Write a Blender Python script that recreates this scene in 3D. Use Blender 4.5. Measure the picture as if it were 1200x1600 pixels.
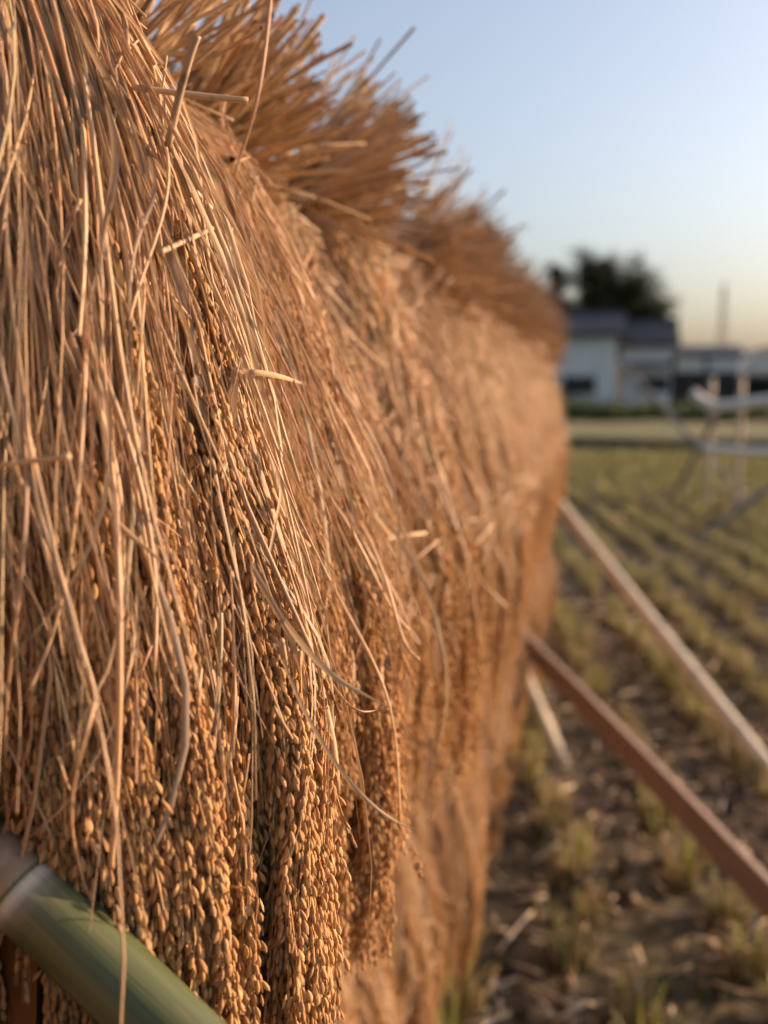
import bpy, math, random
import numpy as np
from mathutils import Vector, Matrix, Euler
from mathutils.bvhtree import BVHTree

R = math.radians
scene = bpy.context.scene
for o in list(bpy.data.objects):
    bpy.data.objects.remove(o)
COL = scene.collection

# ------------------------------------------------------------------ camera
CAM_H = 1.2
FPX = 1700.0                      # focal length in pixels of the 1200 x 1600 photograph
cd = bpy.data.cameras.new('camera')
cam = bpy.data.objects.new('camera', cd)
COL.objects.link(cam)
cam.location = (0, 0, CAM_H)
cam.rotation_euler = (R(90 - 6.71), 0, R(11.4))
cd.sensor_fit = 'AUTO'
cd.sensor_width = 36.0
cd.lens = 36.0 * FPX / 1600.0
cd.clip_start = 0.02
cd.clip_end = 3000
cd.dof.use_dof = True
cd.dof.focus_distance = 0.605
cd.dof.aperture_fstop = 4.5
scene.camera = cam

# ------------------------------------------------------------------ sky and sun
SUN_EL, SUN_AZ = 14.0, 62.0        # azimuth from +Y towards +X
w = bpy.data.worlds.new('World')
scene.world = w
w.use_nodes = True
nt = w.node_tree
bg = nt.nodes['Background']
sky = nt.nodes.new('ShaderNodeTexSky')
sky.sky_type = 'NISHITA'
sky.sun_disc = False
sky.sun_elevation = R(SUN_EL)
sky.sun_rotation = R(SUN_AZ)
sky.air_density = 1.0
sky.dust_density = 3.8
sky.ozone_density = 3.0
hs = nt.nodes.new('ShaderNodeHueSaturation')      # hazy late-afternoon air: the whole dome a little paler
hs.inputs['Saturation'].default_value = 0.80
nt.links.new(sky.outputs[0], hs.inputs['Color'])
tw = nt.nodes.new('ShaderNodeMix'); tw.data_type = 'RGBA'; tw.blend_type = 'MULTIPLY'; tw.inputs[0].default_value = 1.0
tw.inputs[7].default_value = (1.075, 0.975, 0.92, 1)
nt.links.new(hs.outputs[0], tw.inputs[6]); nt.links.new(tw.outputs[2], bg.inputs[0])
bg.inputs[1].default_value = 0.145
sl = bpy.data.lights.new('sun', 'SUN')
sl.energy = 5.0
sl.angle = R(0.6)
sl.color = (1.0, 0.635, 0.39)
so = bpy.data.objects.new('sun', sl)
COL.objects.link(so)
sdir = Vector((math.sin(R(SUN_AZ)) * math.cos(R(SUN_EL)), math.cos(R(SUN_AZ)) * math.cos(R(SUN_EL)), math.sin(R(SUN_EL))))
so.rotation_euler = sdir.to_track_quat('Z', 'Y').to_euler()
so.location = (6, 4, 6)
scene.view_settings.view_transform = 'Standard'
scene.view_settings.look = 'None'
scene.view_settings.exposure = 1.0
scene.view_settings.gamma = 1.0
scene.view_settings.use_curve_mapping = False
scene.render.engine = 'CYCLES'
scene.cycles.use_denoising = True
scene.cycles.max_bounces = 5
scene.cycles.diffuse_bounces = 3
scene.cycles.use_adaptive_sampling = True
scene.cycles.adaptive_threshold = 0.025
scene.cycles.transparent_max_bounces = 8

# ------------------------------------------------------------------ helpers
CAM_M = cam.rotation_euler.to_matrix()
CAM_P = Vector(cam.location)

def ray(px, py):
    return (CAM_M @ Vector(((px - 600) / FPX, (800 - py) / FPX, -1.0))).normalized()

def at(px, py, y):
    """world point on the ray through a photo pixel at distance y along the rack"""
    d = ray(px, py)
    return CAM_P + d * (y / d.y)

def tag(o, label=None, cat=None, group=None, kind=None):
    if label: o['label'] = label
    if cat: o['category'] = cat
    if group: o['group'] = group
    if kind: o['kind'] = kind
    return o

def empty(name, loc=(0, 0, 0), rz=0.0):
    o = bpy.data.objects.new(name, None)
    o.empty_display_size = 0.05
    COL.objects.link(o)
    o.location = loc
    o.rotation_euler = (0, 0, rz)
    return o

def link(name, me, parent=None):
    o = bpy.data.objects.new(name, me)
    COL.objects.link(o)
    if parent is not None:
        o.parent = parent
    return o

class Geo:
    """collects vertices, faces and per-vertex attributes and makes one mesh of them"""
    def __init__(self):
        self.v, self.f, self.n, self.tint, self.al, self.ar = [], [], 0, [], [], []
    def add(self, v, faces, tint=0.5, along=0.0, around=0.0):
        v = np.asarray(v, float).reshape(-1, 3)
        m = len(v)
        self.v.append(v)
        for q in faces:
            q = np.asarray(q, dtype=np.int64)
            if len(q): self.f.append(q + self.n)
        for lst, a in ((self.tint, tint), (self.al, along), (self.ar, around)):
            lst.append(np.broadcast_to(np.asarray(a, float).reshape(-1) if np.ndim(a) else np.full(1, a, float), (m,)) if np.size(a) in (1, m) else np.asarray(a, float).reshape(-1))
        self.n += m
        return self
    def mesh(self, name, mat, smooth=True):
        me = bpy.data.meshes.new(name)
        V = np.concatenate(self.v).astype(np.float32)
        me.vertices.add(len(V))
        me.vertices.foreach_set('co', V.ravel())
        idx = np.concatenate([q.ravel() for q in self.f]).astype(np.int32)
        tot = np.concatenate([np.full(len(q), q.shape[1]) for q in self.f])
        st = np.concatenate([[0], np.cumsum(tot)[:-1]]).astype(np.int32)
        me.loops.add(len(idx))
        me.loops.foreach_set('vertex_index', idx)
        me.polygons.add(len(st))
        me.polygons.foreach_set('loop_start', st)
        me.update(calc_edges=True)
        me.polygons.foreach_set('use_smooth', np.full(len(st), smooth))
        for nm, lst in (('tint', self.tint), ('along', self.al), ('around', self.ar)):
            a = me.attributes.new(nm, 'FLOAT', 'POINT')
            a.data.foreach_set('value', np.concatenate(lst).astype(np.float32))
        me.materials.append(mat)
        return me
    def obj(self, name, mat, parent=None, smooth=True):
        return link(name, self.mesh(name, mat, smooth), parent)

def nrm(a):
    return a / np.maximum(np.linalg.norm(a, axis=-1, keepdims=True), 1e-9)

def tubes(g, P, rad, sides=5, tint=None, caps=True, flat=1.0):
    """P (N,K,3) centre lines, rad (N,K)"""
    P = np.asarray(P, float); N, K, _ = P.shape
    rad = np.broadcast_to(np.asarray(rad, float), (N, K))
    T = nrm(np.gradient(P, axis=1))
    ref = np.array([0.31, 0.87, 0.38])[None, None]
    bad = np.abs((T * ref).sum(-1)).max(axis=1) > 0.93
    refs = np.where(bad[:, None, None], np.array([0.9, -0.2, 0.38])[None, None], ref)
    A = nrm(np.cross(T, refs)); B = np.cross(T, A)
    th = np.arange(sides) * 2 * math.pi / sides
    V = P[:, :, None] + rad[:, :, None, None] * (np.cos(th)[None, None, :, None] * A[:, :, None] + flat * np.sin(th)[None, None, :, None] * B[:, :, None])
    i = np.arange(N)[:, None, None] * K * sides + np.arange(K - 1)[None, :, None] * sides
    j = np.arange(sides)[None, None]; j2 = (j + 1) % sides
    Q = np.stack([i + j, i + j2, i + sides + j2, i + sides + j], -1).reshape(-1, 4)
    fs = [Q]
    if caps:
        b = np.arange(N)[:, None] * K * sides
        fs.append(b + np.arange(sides)[None, ::-1])
        fs.append(b + (K - 1) * sides + np.arange(sides)[None])
    L = np.concatenate([np.zeros((N, 1)), np.cumsum(np.linalg.norm(np.diff(P, axis=1), axis=-1), 1)], 1)
    if tint is None: tint = np.full(N, 0.5)
    tn = np.broadcast_to(np.asarray(tint)[:, None, None], (N, K, sides)).ravel()
    off = (np.asarray(tint) * 37.0)[:, None, None]
    al = np.broadcast_to(L[:, :, None] + off, (N, K, sides)).ravel()
    ar = np.broadcast_to(th[None, None], (N, K, sides)).ravel()
    g.add(V.reshape(-1, 3), fs, tn, al, ar)
    return g

def ribbons(g, P, wid, side, tint=None, fold=0.35, cols=(-1, -0.5, 0, 0.5, 1.0)):
    """leaf blades: P (N,K,3), wid (N,K), side (N,K,3) direction across; folded along the midrib"""
    P = np.asarray(P, float); N, K, _ = P.shape
    T = nrm(np.gradient(P, axis=1))
    S = nrm(side - (side * T).sum(-1, keepdims=True) * T)
    U = np.cross(T, S)
    c = np.array(cols, float); m = len(c)
    V = P[:, :, None] + wid[:, :, None, None] * 0.5 * (c[None, None, :, None] * S[:, :, None] + fold * (np.abs(c)[None, None, :, None]) * U[:, :, None])
    i = np.arange(N)[:, None, None] * K * m + np.arange(K - 1)[None, :, None] * m
    j = np.arange(m - 1)[None, None]
    Q = np.stack([i + j, i + j + 1, i + m + j + 1, i + m + j], -1).reshape(-1, 4)
    L = np.concatenate([np.zeros((N, 1)), np.cumsum(np.linalg.norm(np.diff(P, axis=1), axis=-1), 1)], 1)
    if tint is None: tint = np.full(N, 0.5)
    tn = np.broadcast_to(np.asarray(tint)[:, None, None], (N, K, m)).ravel()
    al = np.broadcast_to(L[:, :, None] + (np.asarray(tint) * 37)[:, None, None], (N, K, m)).ravel()
    ar = np.broadcast_to(c[None, None] * 3, (N, K, m)).ravel()
    g.add(V.reshape(-1, 3), [Q], tn, al, ar)
    return g

def box(g, c, s, tint=0.5, rot=None):
    x, y, z = s
    v = np.array([[a, b, d] for a in (-.5, .5) for b in (-.5, .5) for d in (-.5, .5)]) * np.array(s)
    if rot is not None: v = v @ np.array(rot).T
    v = v + np.array(c)
    f = [[0, 1, 3, 2], [4, 6, 7, 5], [0, 4, 5, 1], [2, 3, 7, 6], [0, 2, 6, 4], [1, 5, 7, 3]]
    return g.add(v, [f], tint, v[:, 0] * 0, 0)

# ------------------------------------------------------------------ materials
def new_mat(name):
    m = bpy.data.materials.new(name); m.use_nodes = True
    t = m.node_tree; b = t.nodes['Principled BSDF']
    return m, t, b

def N(t, typ, **kw):
    n = t.nodes.new('ShaderNode' + typ)
    for k, v in kw.items(): setattr(n, k, v)
    return n

def ramp(t, stops, interp='LINEAR'):
    r = N(t, 'ValToRGB'); cr = r.color_ramp; cr.interpolation = interp
    while len(cr.elements) > 1: cr.elements.remove(cr.elements[-1])
    cr.elements[0].position = stops[0][0]; cr.elements[0].color = (*stops[0][1], 1)
    for p, c in stops[1:]:
        e = cr.elements.new(p); e.color = (*c, 1)
    return r

def math_n(t, op, a, b=None):
    n = N(t, 'Math', operation=op)
    for i, x in enumerate((a, b)):
        if x is None: continue
        if isinstance(x, (int, float)): n.inputs[i].default_value = x
        else: t.links.new(x, n.inputs[i])
    return n.outputs[0]

def fibre_mat(name, stops, rough=0.5, streak=0.35, transl=0.0, spec=0.35, bump=0.25, spots=0.0, tmul=1.0):
    """dry plant fibre: colour picked per stalk, streaks along it, fine lengthwise relief"""
    m, t, b = new_mat(name)
    at_ = N(t, 'Attribute', attribute_name='tint')
    al = N(t, 'Attribute', attribute_name='along'); ar = N(t, 'Attribute', attribute_name='around')
    oi = N(t, 'ObjectInfo')
    f = math_n(t, 'FRACT', math_n(t, 'ADD', math_n(t, 'MULTIPLY', at_.outputs['Fac'], tmul), oi.outputs['Random']))
    r = ramp(t, stops); t.links.new(f, r.inputs[0])
    cx = N(t, 'CombineXYZ')
    t.links.new(math_n(t, 'MULTIPLY', math_n(t, 'SINE', ar.outputs['Fac']), 3.0), cx.inputs[0])
    t.links.new(math_n(t, 'MULTIPLY', math_n(t, 'COSINE', ar.outputs['Fac']), 3.0), cx.inputs[1])
    t.links.new(math_n(t, 'MULTIPLY', al.outputs['Fac'], 14.0), cx.inputs[2])
    ns = N(t, 'TexNoise'); ns.inputs['Scale'].default_value = 1.0; ns.inputs['Detail'].default_value = 3
    t.links.new(cx.outputs[0], ns.inputs['Vector'])
    mr = N(t, 'MapRange'); mr.inputs[1].default_value = 0.3; mr.inputs[2].default_value = 0.7
    mr.inputs[3].default_value = 1 - streak; mr.inputs[4].default_value = 1 + streak * 0.6
    t.links.new(ns.outputs[0], mr.inputs[0])
    mx = N(t, 'Mix', data_type='RGBA', blend_type='MULTIPLY'); mx.inputs[0].default_value = 1
    t.links.new(r.outputs[0], mx.inputs[6]); t.links.new(mr.outputs[0], mx.inputs[7])
    col = mx.outputs[2]
    if spots:
        tc = N(t, 'TexCoord')
        n2 = N(t, 'TexNoise'); n2.inputs['Scale'].default_value = 55; n2.inputs['Detail'].default_value = 2
        t.links.new(tc.outputs['Object'], n2.inputs['Vector'])
        rr = ramp(t, [(0.62, (0, 0, 0)), (0.72, (1, 1, 1))]); t.links.new(n2.outputs[0], rr.inputs[0])
        m2 = N(t, 'Mix', data_type='RGBA'); m2.inputs[7].default_value = (0.10, 0.055, 0.03, 1)
        t.links.new(math_n(t, 'MULTIPLY', rr.outputs[0], spots), m2.inputs[0])
        t.links.new(col, m2.inputs[6]); col = m2.outputs[2]
    t.links.new(col, b.inputs['Base Color'])
    b.inputs['Roughness'].default_value = rough
    b.inputs['Specular IOR Level'].default_value = spec
    bp = N(t, 'Bump'); bp.inputs['Strength'].default_value = bump; bp.inputs['Distance'].default_value = 0.0004
    t.links.new(ns.outputs[0], bp.inputs['Height']); t.links.new(bp.outputs[0], b.inputs['Normal'])
    if transl:
        tr = N(t, 'BsdfTranslucent'); t.links.new(col, tr.inputs[0])
        ms = N(t, 'MixShader'); ms.inputs[0].default_value = transl
        t.links.new(b.outputs[0], ms.inputs[1]); t.links.new(tr.outputs[0], ms.inputs[2])
        t.links.new(ms.outputs[0], t.nodes['Material Output'].inputs[0])
    return m

STRAW = [(0.0, (0.50, 0.32, 0.175)), (0.14, (0.61, 0.43, 0.25)), (0.28, (0.42, 0.235, 0.115)), (0.42, (0.54, 0.36, 0.21)),
         (0.54, (0.32, 0.20, 0.115)), (0.66, (0.64, 0.47, 0.29)), (0.78, (0.45, 0.22, 0.105)), (0.88, (0.30, 0.235, 0.16)), (0.94, (0.40, 0.33, 0.19)), (1.0, (0.52, 0.33, 0.175))]
M_STRAW = fibre_mat('straw', STRAW, rough=0.45, spec=0.4, spots=0.5)
M_BUTT = fibre_mat('straw_butts', [(0, (0.47, 0.31, 0.16)), (0.2, (0.62, 0.44, 0.26)), (0.35, (0.33, 0.19, 0.09)), (0.5, (0.53, 0.36, 0.20)), (0.62, (0.19, 0.125, 0.08)), (0.75, (0.60, 0.43, 0.26)), (0.88, (0.30, 0.21, 0.135)), (1, (0.47, 0.29, 0.14))], rough=0.5, spots=0.7, spec=0.35)
M_LEAF = fibre_mat('dry_leaf', [(0, (0.44, 0.31, 0.18)), (0.3, (0.50, 0.36, 0.22)), (0.5, (0.36, 0.27, 0.19)), (0.7, (0.46, 0.26, 0.12)), (0.85, (0.40, 0.33, 0.22)), (1, (0.48, 0.32, 0.18))], rough=0.55, transl=0.3, streak=0.3, spots=0.35)
M_GRAIN = fibre_mat('rice_husk', [(0, (0.54, 0.31, 0.135)), (0.25, (0.62, 0.39, 0.19)), (0.45, (0.46, 0.245, 0.10)), (0.7, (0.57, 0.34, 0.155)), (0.80, (0.50, 0.34, 0.19)), (0.88, (0.40, 0.22, 0.10)), (0.95, (0.20, 0.11, 0.06)), (1, (0.54, 0.31, 0.12))], rough=0.78, streak=0.4, spec=0.12, transl=0.15, bump=0.6, tmul=0.55)
M_CORE = fibre_mat('inner_straw', [(0, (0.34, 0.21, 0.11)), (1, (0.40, 0.25, 0.13))], rough=0.8, streak=0.5, bump=1.0)
M_TIE = fibre_mat('tie_straw', [(0, (0.45, 0.32, 0.18)), (1, (0.38, 0.27, 0.15))], rough=0.7)

def flat_mat(name, c1, c2, scale=8.0, rough=0.8, bump=0.0, stretch=(1, 1, 1), spec=0.3, detail=6):
    m, t, b = new_mat(name)
    tc = N(t, 'TexCoord'); mp = N(t, 'Mapping'); mp.inputs['Scale'].default_value = stretch
    t.links.new(tc.outputs['Object'], mp.inputs['Vector'])
    ns = N(t, 'TexNoise'); ns.inputs['Scale'].default_value = scale; ns.inputs['Detail'].default_value = detail
    t.links.new(mp.outputs[0], ns.inputs['Vector'])
    r = ramp(t, [(0.3, c1), (0.7, c2)]); t.links.new(ns.outputs[0], r.inputs[0])
    t.links.new(r.outputs[0], b.inputs['Base Color'])
    b.inputs['Roughness'].default_value = rough
    b.inputs['Specular IOR Level'].default_value = spec
    if bump:
        bp = N(t, 'Bump'); bp.inputs['Strength'].default_value = bump
        t.links.new(ns.outputs[0], bp.inputs['Height']); t.links.new(bp.outputs[0], b.inputs['Normal'])
    return m

# ------------------------------------------------------------------ setting
def soil_mat():
    m, t, b = new_mat('paddy_soil')
    tc = N(t, 'TexCoord')
    n1 = N(t, 'TexNoise'); n1.inputs['Scale'].default_value = 14; n1.inputs['Detail'].default_value = 8
    n2 = N(t, 'TexNoise'); n2.inputs['Scale'].default_value = 0.7; n2.inputs['Detail'].default_value = 4
    for n in (n1, n2): t.links.new(tc.outputs['Object'], n.inputs['Vector'])
    r1 = ramp(t, [(0.3, (0.042, 0.031, 0.023)), (0.55, (0.10, 0.073, 0.05)), (0.75, (0.18, 0.135, 0.092))]); t.links.new(n1.outputs[0], r1.inputs[0])
    r2 = ramp(t, [(0.42, (0, 0, 0)), (0.62, (1, 1, 1))]); t.links.new(n2.outputs[0], r2.inputs[0])
    mx = N(t, 'Mix', data_type='RGBA'); mx.inputs[7].default_value = (0.075, 0.075, 0.028, 1)
    t.links.new(math_n(t, 'MULTIPLY', r2.outputs[0], 0.45), mx.inputs[0]); t.links.new(r1.outputs[0], mx.inputs[6])
    t.links.new(mx.outputs[2], b.inputs['Base Color'])
    b.inputs['Roughness'].default_value = 0.9
    b.inputs['Specular IOR Level'].default_value = 0.2
    bp = N(t, 'Bump'); bp.inputs['Strength'].default_value = 0.8; bp.inputs['Distance'].default_value = 0.03
    t.links.new(n1.outputs[0], bp.inputs['Height']); t.links.new(bp.outputs[0], b.inputs['Normal'])
    return m
M_SOIL = soil_mat()
M_GRASSLAND = flat_mat('grassland', (0.05, 0.06, 0.02), (0.11, 0.105, 0.04), 1.5, 0.95, 0.3)
M_BANK = flat_mat('bank_turf', (0.075, 0.078, 0.026), (0.14, 0.13, 0.05), 3.0, 0.95, 0.4)
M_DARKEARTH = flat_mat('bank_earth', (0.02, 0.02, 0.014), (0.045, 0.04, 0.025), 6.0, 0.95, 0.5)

g = Geo()
S = 1500.0
g.add([[-S, -S, 0], [S, -S, 0], [S, S, 0], [-S, S, 0]], [[[0, 1, 2, 3]]])
tag(g.obj('ground', M_GRASSLAND, smooth=False), kind='structure')

rng = np.random.default_rng(7)
# uneven paddy soil: a fine sheet near the camera running out to the far bank
xs = np.unique(np.concatenate([np.linspace(-25, -2, 24), np.linspace(-2, 3.2, 150), np.linspace(3.2, 40, 38)]))
ys = np.unique(np.concatenate([np.linspace(-12, 0.2, 18), np.linspace(0.2, 7, 190), np.linspace(7, 20.4, 60)]))
X, Y = np.meshgrid(xs, ys)
Z = 0.02 + 0.010 * np.sin(X * 9.1 + 1.3 * np.sin(Y * 5.3)) * np.sin(Y * 7.7 + X) + 0.006 * rng.standard_normal(X.shape)
V = np.stack([X, Y, Z], -1).reshape(-1, 3); nx, ny = len(xs), len(ys)
i = np.arange(ny - 1)[:, None] * nx + np.arange(nx - 1)[None]
Q = np.stack([i, i + 1, i + nx + 1, i + nx], -1).reshape(-1, 4)
tag(Geo().add(V, [Q]).obj('paddy_field', M_SOIL), kind='structure')

# raised turf bank behind the field, its steep side towards the camera
g = Geo(); bx_ = np.linspace(-40, 60, 120); prof = [(20.4, -0.05), (20.46, 0.17), (20.52, 0.20), (21.2, 0.21), (24, 0.22), (29.5, 0.22), (31, 0.0)]
V = np.array([[x, py_ + 0.08 * math.sin(x * 1.7) + 0.05 * math.sin(x * 4.1), pz_ + (0.03 * math.sin(x * 2.3 + k) if 0 < k < 6 else 0)] for x in bx_ for k, (py_, pz_) in enumerate(prof)])
m_ = len(prof); i = np.arange(len(bx_) - 1)[:, None] * m_ + np.arange(m_ - 1)[None]
Q = np.stack([i, i + m_, i + m_ + 1, i + 1], -1).reshape(-1, 4)
bank = g.add(V, [Q]).obj('turf_bank', M_BANK); tag(bank, kind='structure')
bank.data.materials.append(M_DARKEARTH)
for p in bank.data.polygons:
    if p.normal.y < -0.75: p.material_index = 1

# ------------------------------------------------------------------ sheaves of rice
PX = np.array([0.0, 0.045, 0.098, 0.130, 0.155, 0.178, 0.206, 0.212, 0.203, 0.180])
PZ = np.array([0.0, 0.012, -0.030, -0.105, -0.180, -0.280, -0.365, -0.455, -0.545, -0.625])
_seg = np.concatenate([[0], np.cumsum(np.hypot(np.diff(PX), np.diff(PZ)))]); PL = _seg[-1]; _seg /= PL
_ss = np.linspace(0, 1, 200); _k = np.ones(15) / 15
def _sm(a):
    d = np.interp(_ss, _seg, a); e = np.pad(d, 7, mode='edge'); e[:7] = 2 * d[0] - d[7:0:-1]; e[-7:] = 2 * d[-1] - d[-2:-9:-1]
    return np.convolve(e, _k, 'valid')
PXS, PZS = _sm(PX), _sm(PZ)
def prof_at(s):
    s = np.asarray(s, float); ex = np.maximum(s - 1, 0)
    return np.interp(s, _ss, PXS) - 0.15 * ex, np.interp(s, _ss, PZS) - 0.62 * ex

def sstep(a, b, x):
    q = np.clip((x - a) / (b - a), 0, 1); return q * q * (3 - 2 * q)

def surf(s, v, k, W, lump=0.0):
    """point of the sheaf: s down its length, v across (-1..1), k depth below the outer skin"""
    x, z = prof_at(s)
    wd = W * (0.34 + 0.66 * sstep(0.0, 0.55, s))
    round_ = np.sqrt(np.clip(1 - 0.62 * np.clip(np.abs(v), 0, 1.15) ** 2.2, 0.05, 1))
    e = np.clip(np.abs(v) - 1, 0, 1)
    xo = x * (1 - 0.62 * k) * round_ * (1 - 1.15 * e)
    v = np.sign(v) * (np.minimum(np.abs(v), 1) - 0.25 * e ** 2)
    xo = xo + lump * sstep(0.25, 0.6, s) * np.sin(v * 7.0 + s * 3.0) 
    return np.stack([xo, v * wd * np.ones_like(x), z * np.ones_like(v) + 0.0 * k], -1)

def stalk_paths(rng, n, W, K=14, kmax=0.5, smin=0.38, smax=0.98, fly=0.06, lump=0.006, vlo=-1.0, rs=1.0, be=2.5, dr=0.34, out=1.0):
    v0 = rng.uniform(vlo, 1.05, n); k = rng.uniform(0, 1, n) ** 1.3 * kmax
    s1 = smin + (smax - smin) * rng.beta(1.5, be, n)
    drift = rng.normal(0, dr, n)
    tt = np.linspace(-0.02, 1, K)[None]
    s = tt * s1[:, None]
    v = v0[:, None] + drift[:, None] * (s - 0.35) + rng.normal(0, 0.05, n)[:, None] * np.sin(s * rng.uniform(4, 11, n)[:, None] + rng.uniform(0, 6, n)[:, None])
    P = surf(s, v, k[:, None] * np.ones_like(s), W, lump)
    # waviness and stray stalks standing off the skin
    for ax, am in ((0, 0.0055), (1, 0.009)):
        P[..., ax] += am * rng.normal(0, 1, n)[:, None] * np.sin(s * rng.uniform(3, 14, n)[:, None] + rng.uniform(0, 6, n)[:, None]) * sstep(0.02, 0.25, s)
    stray = (rng.random(n) < fly)[:, None]
    P[..., 0] += np.where(stray, out * rng.uniform(0.008, 0.035, n)[:, None] * sstep(0.3, 1.0, tt) ** 1.5, 0)
    P[..., 1] += np.where(stray, out * rng.normal(0.012, 0.03, n)[:, None] * sstep(0.3, 1.0, tt) ** 1.5, 0)
    # a kink where the straw was bent
    kt = rng.uniform(0.25, 0.85, n)[:, None]; ka = np.where(rng.random(n) < 0.35, rng.normal(0, 0.09, n), 0)[:, None]; kb = np.where(rng.random(n) < 0.25, rng.normal(0.01, 0.03, n), 0)[:, None]
    P[..., 1] += ka * np.maximum(tt - kt, 0); P[..., 0] += np.abs(kb) * np.maximum(tt - kt, 0)
    r0 = rs * (0.00045 + rng.gamma(2.0, 0.00028, n))
    rad = r0[:, None] * (1 - 0.55 * sstep(0.5, 1.0, tt)) * (1 + 0.22 * (np.abs(tt - rng.uniform(0.1, 0.9, n)[:, None]) < 0.04))
    return P, rad, rng.random(n)

def bit_paths(rng, n, W, vlo=-1.2, K=5, lump=0.006, lmax=0.09):
    v0 = rng.uniform(vlo, 1.0, n); s0 = rng.uniform(0.05, 0.80, n) ** 1.25; ln = rng.uniform(0.015, lmax, n); ang = rng.normal(0, R(27), n)
    c = surf(s0, v0, np.zeros(n) - 0.03, W, lump); c2 = surf(s0 + 0.03, v0, np.zeros(n) - 0.03, W, lump); dn = nrm(c2 - c)
    d = nrm(dn * np.cos(ang)[:, None] + np.array([0.0, 1, 0])[None] * np.sin(ang)[:, None] + rng.normal(0, 0.10, (n, 3)))
    tt = np.linspace(-0.5, 0.5, K)[None, :, None]
    P = c[:, None] + d[:, None] * ln[:, None, None] * tt; P[..., 0] += 0.005 + rng.uniform(0, 0.008, n)[:, None] - rng.normal(0, 0.5, n)[:, None] * (ln[:, None] * tt[..., 0]) ** 2 * 8
    return P, np.full((n, K), 1.0) * (0.0003 + rng.gamma(2.0, 0.00024, n))[:, None], rng.random(n)

def leaf_paths(rng, n, W, K=12, lump=0.006):
    v0 = rng.uniform(-0.95, 0.95, n); s0 = rng.uniform(0.05, 0.5, n); ln = rng.uniform(0.2, 0.5, n)
    tt = np.linspace(0, 1, K)[None]
    s = s0[:, None] + ln[:, None] * tt
    v = v0[:, None] + rng.normal(0, 0.45, n)[:, None] * tt * (0.4 + tt)
    P = surf(s, v, np.zeros_like(s) - 0.02, W, lump)
    lift = rng.gamma(1.3, 0.008, n)[:, None]
    P[..., 0] += 0.003 + lift * np.sin(tt * rng.uniform(1.5, 4, n)[:, None]) ** 2
    P[..., 1] += rng.normal(0, 0.022, n)[:, None] * tt ** 2
    P[..., 2] += rng.normal(0, 0.010, n)[:, None] * tt ** 2
    wid = rng.uniform(0.0020, 0.0048, n)[:, None] * np.minimum(1, 0.5 + 2 * tt) * (1 - tt ** 3 * 0.93)
    a = rng.uniform(0, 6.28, n)[:, None] + rng.normal(0, 2.2, n)[:, None] * tt
    side = np.stack([np.cos(a) * 0.7, np.sin(a) + 0 * tt, 0.1 + 0 * a], -1)
    return P, wid, side, rng.random(n)

def butt_paths(rng, n, W, el_mean=30, az_mean=0.0, K=6, stray=0.30):
    """the cut ends above the tie: a brush of near-parallel stems with some strays"""
    st_ = rng.random(n) < stray
    u = np.sqrt(rng.random(n)); a = rng.uniform(0, 2 * math.pi, n)
    du, dv = u * np.cos(a), u * np.sin(a)                     # place within the brush
    az = R(az_mean) + du * R(17) + rng.normal(0, R(9), n) + np.where(st_, rng.normal(0, R(40), n), 0)
    el = R(el_mean) + dv * R(21) + rng.normal(0, R(9), n) + np.where(st_, rng.normal(-4, R(30), n) * 0 + rng.normal(0, R(30), n), 0)
    el = np.clip(el, R(-25), R(95))
    ln = rng.normal(0.168, 0.028, n) * np.where(st_, rng.uniform(0.55, 1.25, n), 1)
    d = np.stack([np.cos(el) * np.cos(az), np.cos(el) * np.sin(az), np.sin(el)], -1)
    st = np.stack([rng.uniform(-0.03, 0.01, n), du * W * 0.38, 0.014 + dv * 0.026], -1)
    tt = np.linspace(0, 1, K)[None, :, None]
    P = st[:, None] + d[:, None] * (ln[:, None, None] * tt)
    P[..., 1] += rng.normal(0, 0.014, n)[:, None] * np.sin(tt[..., 0] * 2.8)
    P[..., 2] += rng.normal(0, 0.006, n)[:, None] * np.sin(tt[..., 0] * rng.uniform(2, 4, n)[:, None]) - rng.uniform(0, 0.018, n)[:, None] * tt[..., 0] ** 2
    rad = (0.0009 + rng.gamma(2.2, 0.00030, n))[:, None] * (0.85 + 0.2 * tt[..., 0])
    return P, rad, rng.random(n)

def grain_template(hi):
    if hi:
        zz = np.array([0.09, 0.32, 0.60, 0.83]); rr = np.array([0.38, 0.86, 1.0, 0.55]); m = 6
    else:
        zz = np.array([0.25, 0.68]); rr = np.array([0.85, 0.9]); m = 4
    th = np.arange(m) * 2 * math.pi / m
    v = [[0, 0, 0]] + [[r * math.cos(a), r * math.sin(a), -z] for z, r in zip(zz, rr) for a in th] + [[0, 0, -1]]
    tri = [[0, 1 + (j + 1) % m, 1 + j] for j in range(m)]
    q = [[1 + i * m + j, 1 + i * m + (j + 1) % m, 1 + (i + 1) * m + (j + 1) % m, 1 + (i + 1) * m + j] for i in range(len(zz) - 1) for j in range(m)]
    last = len(v) - 1; b = 1 + (len(zz) - 1) * m
    tri += [[b + j, b + (j + 1) % m, last] for j in range(m)]
    return np.array(v, float), np.array(tri), np.array(q) if q else np.zeros((0, 4), int)
GT = {True: grain_template(True), False: grain_template(False)}

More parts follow.
